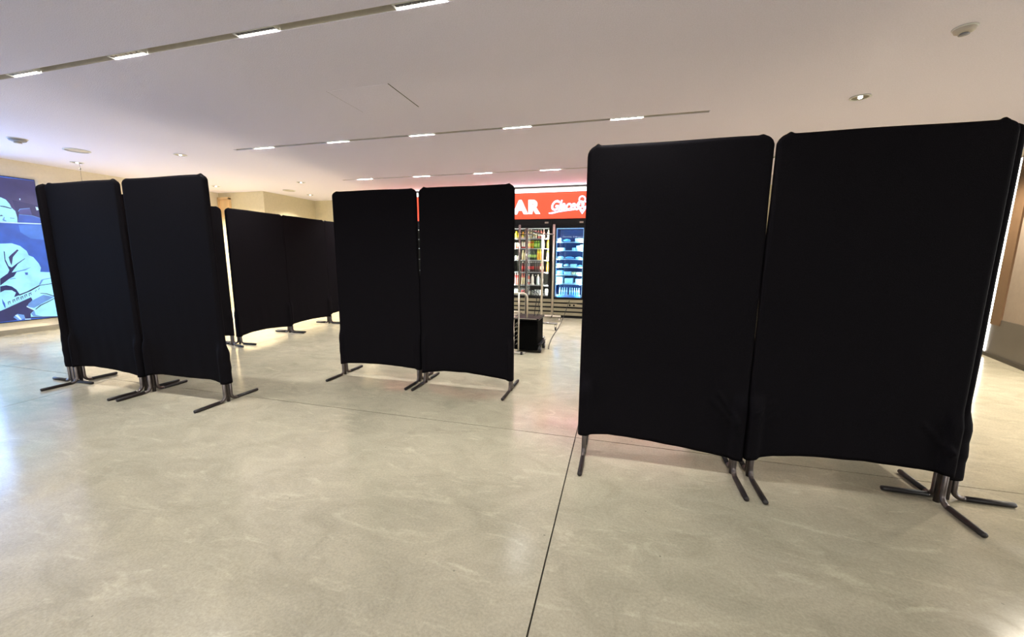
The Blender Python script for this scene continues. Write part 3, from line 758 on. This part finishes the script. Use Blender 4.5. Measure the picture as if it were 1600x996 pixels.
cooler('ice_cooler', 'black glass-door freezer with glowing blue interior, right of the drinks cooler', -1.405, -.67, -1.336, -.745, .474, TOP2, SH2[1:], M['in_blue'], M['ice_led'], (.36, .72, 1.0), P_COOLER * 1.1, M['ice_shelf'])
cooler('drinks_cooler', 'black glass-door cooler hidden behind the central pair, next to the stocked one', -3.475, -2.45, -3.395, -2.525, .497, TOP1, SH1[1:], M['in_white'], M['cool_led'], (1.0, .95, .82), P_COOLER * .5, M['shelf'])
cooler('drinks_cooler', 'black glass-door cooler glimpsed through the slit of the central pair', -4.90, -3.875, -4.82, -3.950, .497, TOP1, SH1[1:], M['in_white'], M['cool_led'], (1.0, .95, .82), P_COOLER * .5, M['shelf'])

# ---- goods
def cm(name, c, rough=.35, e=None): return mat('goods_' + name, c, rough, noise=.06, scale=40)
G = {k: cm(k, srgb(*v)) for k, v in dict(yellow=(240, 215, 40), amber=(235, 160, 25), green=(90, 150, 30), dkgreen=(40, 70, 22), red=(200, 28, 30), dkred=(110, 20, 24), cola=(38, 16, 12), white=(238, 236, 228), cream=(235, 220, 170), pink=(226, 120, 110), black=(18, 18, 18), silver=(190, 195, 200), lime=(170, 210, 90), orange=(240, 130, 30), ice=(190, 225, 245), iceblue=(120, 185, 240), clear=(205, 225, 225)).items()}
GC = {}
def bottle_mesh(kind, body, label, cap):
    key = (kind, body, label, cap)
    if key in GC: return GC[key]
    bm = bmesh.new()
    if kind == 'bottle':      # slim bottle .21 high
        lathe(bm, [(0, 0), (.028, 0), (.031, .006), (.031, .055), (.0318, .056), (.0318, .115), (.031, .116), (.030, .135), (.020, .165), (.0125, .180), (.0125, .192), (.0145, .193), (.0145, .212), (0, .213)], 12, [0, 0, 0, 1, 1, 1, 0, 0, 0, 0, 2, 2, 2])
    elif kind == 'jar':       # short wide bottle .15 high
        lathe(bm, [(0, 0), (.030, 0), (.033, .006), (.033, .030), (.034, .031), (.034, .095), (.033, .096), (.028, .115), (.019, .124), (.021, .125), (.021, .147), (0, .148)], 12, [0, 0, 0, 1, 1, 1, 0, 0, 2, 2, 2])
    elif kind == 'can':       # .125 high
        lathe(bm, [(0, .002), (.025, 0), (.032, .008), (.032, .030), (.0325, .031), (.0325, .100), (.032, .112), (.026, .124), (.025, .120), (0, .120)], 12, [0, 0, 0, 1, 1, 1, 2, 2, 2])
    elif kind == 'tall':      # carton-like tall bottle .24
        lathe(bm, [(0, 0), (.030, 0), (.033, .008), (.033, .150), (.028, .180), (.014, .205), (.014, .215), (.017, .216), (.017, .238), (0, .239)], 12, [0, 0, 1, 0, 0, 0, 2, 2, 2])
    me = bpy.data.meshes.new(kind)
    bmesh.ops.recalc_face_normals(bm, faces=bm.faces); bm.to_mesh(me); bm.free()
    for m in (body, label, cap): me.materials.append(G[m])
    for p in me.polygons: p.use_smooth = True
    GC[key] = me; return me
PIXW = 77.4   # px per metre on the cooler front, to read shelf positions off the photograph
def px2x(px): return -2.26 + (px - 805) / 53.0 * .771      # drinks cooler: 805 px .. 858 px
ORD = {1: 'top', 2: 'second', 3: 'third', 4: 'fourth', 5: 'fifth', 6: 'bottom'}
def row(shelf, items):
    z = SH1[6 - shelf] if shelf < 6 else SH1[0] - .014
    for (p0, p1, n, kind, body, label, cap, words, s) in items:
        for k in range(n):
            px = p0 + (p1 - p0) * (k + .5) / n
            nm = {'bottle': 'drink_bottle', 'jar': 'juice_bottle', 'can': 'drink_can', 'tall': 'tall_bottle'}[kind]
            for rr in (0,):
                if rr == 1 and kind == 'x': continue
                o = link(nm, bottle_mesh(kind, body, label, cap))
                o.location = (px2x(px) + (random.uniform(-.003, .003)), YK + .150 + rr * .085, z); sw = min(s[0], (p1 - p0) / n / 68.8 / .0685 * .97); o.scale = (sw, sw, s[1]); o.rotation_euler = (0, 0, random.uniform(0, 6))
                lab = '%s on the %s shelf of the drinks cooler' % (words, ORD[shelf])
                tag(o, lab, 'can' if kind == 'can' else 'bottle', lab)
row(1, [(803, 813, 2, 'jar', 'yellow', 'yellow', 'yellow', 'wide yellow juice bottle', (1.1, 1.1)), (814, 818, 1, 'jar', 'amber', 'yellow', 'amber', 'wide amber juice bottle', (1.0, 1.0)),
        (819, 831, 3, 'bottle', 'cream', 'white', 'white', 'pale cream bottle', (.95, .86)), (831, 838, 2, 'bottle', 'white', 'cream', 'white', 'white milk-drink bottle', (.9, .84)), (838, 850, 3, 'bottle', 'pink', 'white', 'white', 'white-capped pinkish bottle', (.95, .90)), (853, 858, 1, 'bottle', 'cream', 'white', 'white', 'last pale bottle at the right', (.95, .90))])
row(2, [(803, 813, 3, 'can', 'pink', 'cream', 'white', 'cream and pink cup', (.9, 1.0)), (814, 823, 3, 'can', 'red', 'white', 'cream', 'red-footed white cup', (.9, 1.1)), (824, 833, 3, 'jar', 'orange', 'yellow', 'yellow', 'orange and yellow juice bottle', (.85, 1.15)),
        (833, 842, 3, 'jar', 'green', 'lime', 'lime', 'green juice bottle', (.85, 1.1)), (842, 845, 1, 'jar', 'dkgreen', 'dkgreen', 'green', 'dark green juice bottle', (.75, 1.1)), (845, 850, 1, 'jar', 'white', 'cream', 'white', 'white yoghurt bottle', (.9, 1.15)), (853, 858, 1, 'jar', 'amber', 'yellow', 'amber', 'amber juice bottle', (.95, 1.2))])
row(3, [(803, 812, 2, 'jar', 'cream', 'white', 'silver', 'dull pale jar', (.95, .65)), (814, 822, 2, 'bottle', 'cream', 'cream', 'cream', 'ivory bottle', (.9, 1.0)), (824, 838, 5, 'bottle', 'dkgreen', 'lime', 'dkgreen', 'dark green bottle', (.78, .98)),
        (838, 848, 3, 'tall', 'yellow', 'amber', 'yellow', 'tall yellow bottle', (.9, 1.0)), (853, 858, 1, 'tall', 'yellow', 'cream', 'white', 'tall yellow bottle at the right', (1.0, .98))])
row(4, [(814, 823, 2, 'bottle', 'dkred', 'red', 'white', 'red-labelled bottle with white cap', (1.0, 1.08)), (824, 834, 3, 'bottle', 'cola', 'red', 'white', 'dark cola bottle with red label', (.78, 1.1)), (834, 843, 3, 'bottle', 'cola', 'dkred', 'silver', 'dark bottle with wine-red label', (.75, 1.1)), (843, 849, 2, 'bottle', 'dkred', 'cream', 'lime', 'slim bottle with cream label', (.7, 1.1)), (853, 858, 1, 'tall', 'yellow', 'amber', 'yellow', 'big yellow bottle', (1.1, .98))])
row(5, [(803, 813, 3, 'tall', 'red', 'pink', 'white', 'red and pink bottle', (.75, 1.02)), (814, 823, 3, 'tall', 'pink', 'cream', 'pink', 'pink bottle', (.75, 1.05)), (824, 828, 1, 'bottle', 'pink', 'white', 'white', 'slim white and pink bottle', (.8, 1.1)),
        (829, 834, 1, 'tall', 'white', 'white', 'white', 'stout white bottle', (1.0, .98)), (835, 838, 1, 'bottle', 'black', 'black', 'white', 'black bottle', (.8, 1.05)), (838, 843, 1, 'tall', 'white', 'clear', 'white', 'clear white bottle', (1.0, .98)), (844, 849, 1, 'jar', 'silver', 'white', 'white', 'short white bottle', (1.0, 1.4))])
row(6, [(803, 813, 3, 'can', 'lime', 'clear', 'silver', 'pale lime can', (.85, 1.0)), (814, 823, 3, 'can', 'cream', 'red', 'silver', 'cream and red can', (.85, 1.0)), (826, 834, 2, 'can', 'white', 'white', 'silver', 'plain white can', (1.0, .8)), (835, 849, 4, 'can', 'white', 'silver', 'black', 'white can with dark top', (.85, 1.1)), (852, 858, 2, 'can', 'silver', 'white', 'white', 'white can at the right', (.75, 1.15))])
# second layer of cans on the bottom shelf
# freezer goods: pale boxes, bags and tubs
def px2f(px): return -1.336 + (px - 869.5) / 42.0 * .591
def pack(name, x, z, w, d, h, m, words, cat, kind='box', rz=0.0, grp=None, y=.16):
    bm = bmesh.new()
    if kind == 'box': box(bm, -w / 2, w / 2, 0, d, 0, h, bevel=.006)
    elif kind == 'bag':
        nx_, nz_ = 8, 5; rows_ = []
        for j in range(nz_ + 1):
            rw = []
            for i in range(12):
                a = 2 * PI * i / 12; v = j / nz_
                rr = math.sin(PI * (.12 + .76 * v)) ** .6
                rw.append(bm.verts.new((w / 2 * math.cos(a) * rr * (1 + .08 * math.sin(3 * a + j)), d / 2 + d / 2 * math.sin(a) * rr, h * v + .006 * math.sin(2 * a + j) * v)))
            rows_.append(rw)
        for j in range(nz_):
            for i in range(12): bm.faces.new((rows_[j][i], rows_[j][(i + 1) % 12], rows_[j + 1][(i + 1) % 12], rows_[j + 1][i]))
        bm.faces.new(rows_[0][::-1]); bm.faces.new(rows_[-1])
    elif kind == 'tray':
        box(bm, -w / 2, w / 2, 0, d, 0, .006); box(bm, -w / 2, w / 2, 0, .006, 0.006, h); box(bm, -w / 2, w / 2, d - .006, d, 0.006, h); box(bm, -w / 2, -w / 2 + .006, .006, d - .006, .006, h); box(bm, w / 2 - .006, w / 2, .006, d - .006, .006, h)
    o = obj(name, bm, G[m], None, kind == 'bag'); o.location = (x, YK + y, z); o.rotation_euler = (0, 0, rz)
    tag(o, words, cat, grp); return o
Z = {1: SH2[6], 2: SH2[5], 3: SH2[4], 4: SH2[3], 5: SH2[2], 6: SH2[1], 7: SH2[0] - .016}
pack('ice_box', px2f(873.5), Z[1], .085, .2, .075, 'ice', 'leaning pale box at the left of the top freezer shelf', 'box')
pack('snow_bag', px2f(884), Z[1], .17, .2, .060, 'iceblue', 'lumpy blue-white bag in the middle of the top freezer shelf', 'bag', 'bag')
pack('ice_box', px2f(904), Z[1], .18, .2, .075, 'ice', 'wide pale box at the right of the top freezer shelf', 'box')
for px, w, h, wd in ((876, .15, .055, 'low white pack at the left of the second freezer shelf'), (896, .075, .055, 'small white pack right of the middle on the second freezer shelf'), (902.5, .07, .10, 'taller white pack beside the tallest on the second freezer shelf'), (908, .07, .12, 'tallest white pack at the right of the second freezer shelf')):
    pack('ice_pack', px2f(px), Z[2], w, .18, h, 'ice', wd, 'box')
pack('snow_bag', px2f(875), Z[3], .16, .2, .055, 'ice', 'flat white bag at the left of the third freezer shelf', 'bag', 'bag')
pack('snow_bag', px2f(889), Z[3], .2, .2, .045, 'iceblue', 'flat bluish bag in the middle of the third freezer shelf', 'bag', 'bag')
pack('snow_bag', px2f(904), Z[3], .17, .2, .040, 'ice', 'flat white bag at the right of the third freezer shelf', 'bag', 'bag')
for k, (px, w, h, m_) in enumerate(((874, .13, .070, 'ice'), (885, .15, .060, 'ice'), (896, .13, .058, 'ice'), (906, .12, .042, 'iceblue'))):
    pack('ice_tub', px2f(px), Z[4], w, .2, h, m_, '%s pale tub on the fourth freezer shelf' % ['leftmost', 'second from left', 'third from left', 'rightmost low'][k], 'tub', 'bag' if k % 2 else 'box')
for k, (px, w, h, m_) in enumerate(((875, .14, .085, 'iceblue'), (887, .15, .060, 'ice'), (896.5, .08, .055, 'cream'), (905, .13, .050, 'cream'))):
    pack('frozen_pack', px2f(px), Z[5], w, .2, h, m_, ['stack of bluish packs at the left of the fifth freezer shelf', 'pale pack with green print colour on the fifth freezer shelf', 'small cream pack on the fifth freezer shelf', 'cream pack at the right of the fifth freezer shelf'][k], 'box')
for k, (px, w, h) in enumerate(((875, .145, .145), (889.5, .175, .115), (905, .15, .105))):
    pack('ice_carton', px2f(px), Z[6], w, .22, h, 'ice', '%s white carton on the sixth freezer shelf' % ['left tallest', 'middle', 'right'][k], 'box')
for k, px in enumerate((876, 880, 883.5, 887, 892, 895.5, 899, 902.5, 906)):
    o = link('water_bottle', bottle_mesh('bottle', 'ice', 'iceblue', 'ice')); o.location = (px2f(px), YK + .17, Z[7]); o.scale = (.62, .62, .98)
    w_ = 'small icy bottle standing in the bottom of the freezer'; tag(o, w_, 'bottle', w_)
pack('bottle_tray', px2f(890), Z[7], .52, .10, .05, 'iceblue', 'long bluish tray around the bottles at the bottom of the freezer', 'tray', 'tray', y=.105)

# ------------------------------------------------------------------ garment racks, hand truck and case
def caster(bm, x, y, r=.032):
    lathe_pts = 14
    for s in (-1, 1):
        ring = []
    tube(bm, [(x - .011, y, r), (x + .011, y, r)], r, lathe_pts)
def rack1():
    x, y0, y1 = -1.335, 5.74, 7.02
    t = thing('garment_rack', 'shorter chrome garment rack whose rail runs away from the camera', 'clothes rack', (x, y0, 0))
    dy = y1 - y0
    obj('rail', tubes(([(0, 0, 1.735), (0, dy, 1.735)], .016), ([(0, dy, 1.735), (.20, dy, 1.735)], .010)), M['chrome'], t, True)
    for y in (0, dy):
        obj('post', tubes(([(0, y, .13), (0, y, 1.75)], .019)), M['chrome'] if y == 0 else M['alu'], t, True)
        b = obj('base_bar', tubes(([(-.30, y, .125), (.30, y, .125)], .019)), M['chrome'], t, True)
        for sx in (-.27, .27):
            bm = bmesh.new(); caster(bm, sx, y); obj('wheel', bm, M['rubber'], b, True)
            obj('caster_fork', boxes((sx - .018, sx - .014, y - .012, y + .012, .03, .11), (sx + .014, sx + .018, y - .012, y + .012, .03, .11), (sx - .018, sx + .018, y - .012, y + .012, .10, .112)), M['chrome'], b)
rack1()
def rack2():
    x0, x1, y = -2.01, -1.295, 8.0
    t = thing('garment_rack', 'taller chrome garment rack standing right before the coolers', 'clothes rack', (x0, y, 0))
    w = x1 - x0
    obj('rail', tubes(([(0, 0, 1.80), (w, 0, 1.80)], .010)), M['chrome'], t, True)
    for x in (0, w):
        obj('post', tubes(([(x, 0, .11), (x, 0, 1.99)], .022)), M['chrome'] if x == 0 else M['alu'], t, True)
    b = obj('base_bar', tubes(([(-.12, 0, .115), (w + .18, 0, .115)], .022)), M['alu'], t, True)
    for sx in (-.1, w + .155):
        bm = bmesh.new(); tube(bm, [(sx - .012, 0, .036), (sx + .012, 0, .036)], .036, 14); obj('wheel', bm, M['smoke'], b, True)
        obj('caster_fork', boxes((sx - .020, sx - .015, -.014, .014, .03, .105), (sx + .015, sx + .020, -.014, .014, .03, .105), (sx - .020, sx + .020, -.014, .014, .098, .108)), M['chrome'], b)
    for x in (0, w):
        obj('cross_foot', tubes(([(x, -.22, .115), (x, .22, .115)], .014)), M['chrome'], t, True)
rack2()
# case
cs = thing('wheeled_case', 'black wheeled case with pale scrawled lettering on its side, behind the hand truck', 'case', (-1.205, 5.42, 0))
bm = bmesh.new(); box(bm, -.175, .165, -.20, .20, .035, .46, bevel=.015); obj('body', bm, M['black_matt'], cs)
bm = bmesh.new(); box(bm, -.19, .18, -.215, .215, .462, .490, bevel=.008); obj('lid', bm, M['black'], cs)
obj('lid_rim', boxes((-.208, -.12, -.220, -.2155, .484, .494), (-.10, .15, -.220, -.2155, .480, .488)), M['alu'], cs)
for sy in (-.15, .15):
    bm = bmesh.new(); tube(bm, [(.172, sy, .055), (.205, sy, .055)], .055, 18); w_ = obj('wheel', bm, M['rubber'], cs, True)
    bm = bmesh.new(); tube(bm, [(.205, sy, .055), (.209, sy, .055)], .022, 12); obj('hub', bm, M['grey_plastic'], w_, True)
obj('axle_guard', boxes((.166, .215, -.19, .19, .118, .126)), M['black'], cs)
for k, z in enumerate((.10, .16, .22, .28, .34, .39)):      # scrawled marks, not readable in the photograph either
    r_ = random.Random(k)
    pts = [(-.155 + .012 * r_.uniform(-1, 1) + .05 * a, -.2035, z + .045 * b) for a, b in ((0, .1), (.5, .9), (.35, .2), (1, .8))]
    obj('lettering_stroke', tubes((pts, .0032), seg=5), M['alu'], cs)
# hand truck
ht = thing('hand_truck', 'small aluminium hand truck with a looped handle, left of the black case', 'trolley', (-1.30, 5.15, 0))
rr = .06; zt = .84
L_ = [(-.095, 0, .03), (-.095, 0, zt - rr)] + [(-.095 + rr - rr * math.cos(a), .0, zt - rr + rr * math.sin(a)) for a in [PI / 2 * k / 6 for k in range(1, 7)]]
R_ = [(.115 - rr + rr * math.sin(a), .0 + .03 , zt - rr + rr * math.cos(a)) for a in [PI / 2 * k / 6 for k in range(0, 7)]] + [(.115, .04, .500)]
obj('frame', tubes((L_ + R_, .0125)), M['alu'], ht, True)
obj('middle_post', tubes(([(.005, 0, .03), (.005, 0, zt - .004)], .0105)), M['alu'], ht, True)
obj('cross_bar', tubes(([(-.095, 0, .585), (.005, 0, .585)], .008), ([(-.095, 0, .520), (.005, 0, .520)], .006)), M['alu'], ht, True)
obj('toe_plate', boxes((-.13, .10, -.07, .02, .006, .020)), M['alu'], ht)
bm = bmesh.new(); tube(bm, [(.055, -.08, .022), (.080, -.08, .022)], .022, 14); obj('wheel', bm, M['rubber'], ht, True)
bm = bmesh.new(); tube(bm, [(-.125, -.08, .022), (-.10, -.08, .022)], .022, 14); obj('wheel', bm, M['rubber'], ht, True)
# cords
cord = tubes(([(-1.14, 5.45, .492), (-1.13, 5.45, .60), (-1.11, 5.46, .72), (-1.13, 5.45, .82), (-1.20, 5.45, .86), (-1.30, 5.45, .85), (-1.35, 5.45, .80)], .006),
             ([(-1.10, 5.48, .492), (-1.07, 5.48, .58), (-1.09, 5.48, .66), (-1.07, 5.48, .74), (-1.10, 5.48, .82), (-1.16, 5.48, .85)], .005), seg=6)
tag(obj('cord_bundle', cord, M['rubber']), 'black looped cord standing on top of the black case', 'cord')
pts = [(-1.0, 8.50, .40), (-1.03, 8.2, .22), (-1.05, 7.6, .05), (-1.04, 7.0, .008), (-1.02, 6.4, .008), (-.98, 5.9, .008), (-.95, 5.62, .008), (-.93, 5.50, .008)]
sm = []
for i in range(len(pts) - 1):
    p0 = Vector(pts[max(0, i - 1)]); p1 = Vector(pts[i]); p2 = Vector(pts[i + 1]); p3 = Vector(pts[min(len(pts) - 1, i + 2)])
    for k in range(6):
        t_ = k / 6; sm.append(.5 * ((2 * p1) + (p2 - p0) * t_ + (2 * p0 - 5 * p1 + 4 * p2 - p3) * t_ ** 2 + (3 * p1 - p0 - 3 * p2 + p3) * t_ ** 3))
sm.append(Vector(pts[-1]))
tag(obj('power_cable', tubes((sm, .006), seg=6), M['rubber']), 'black power cable running from the freezer over the floor to the case', 'cable')
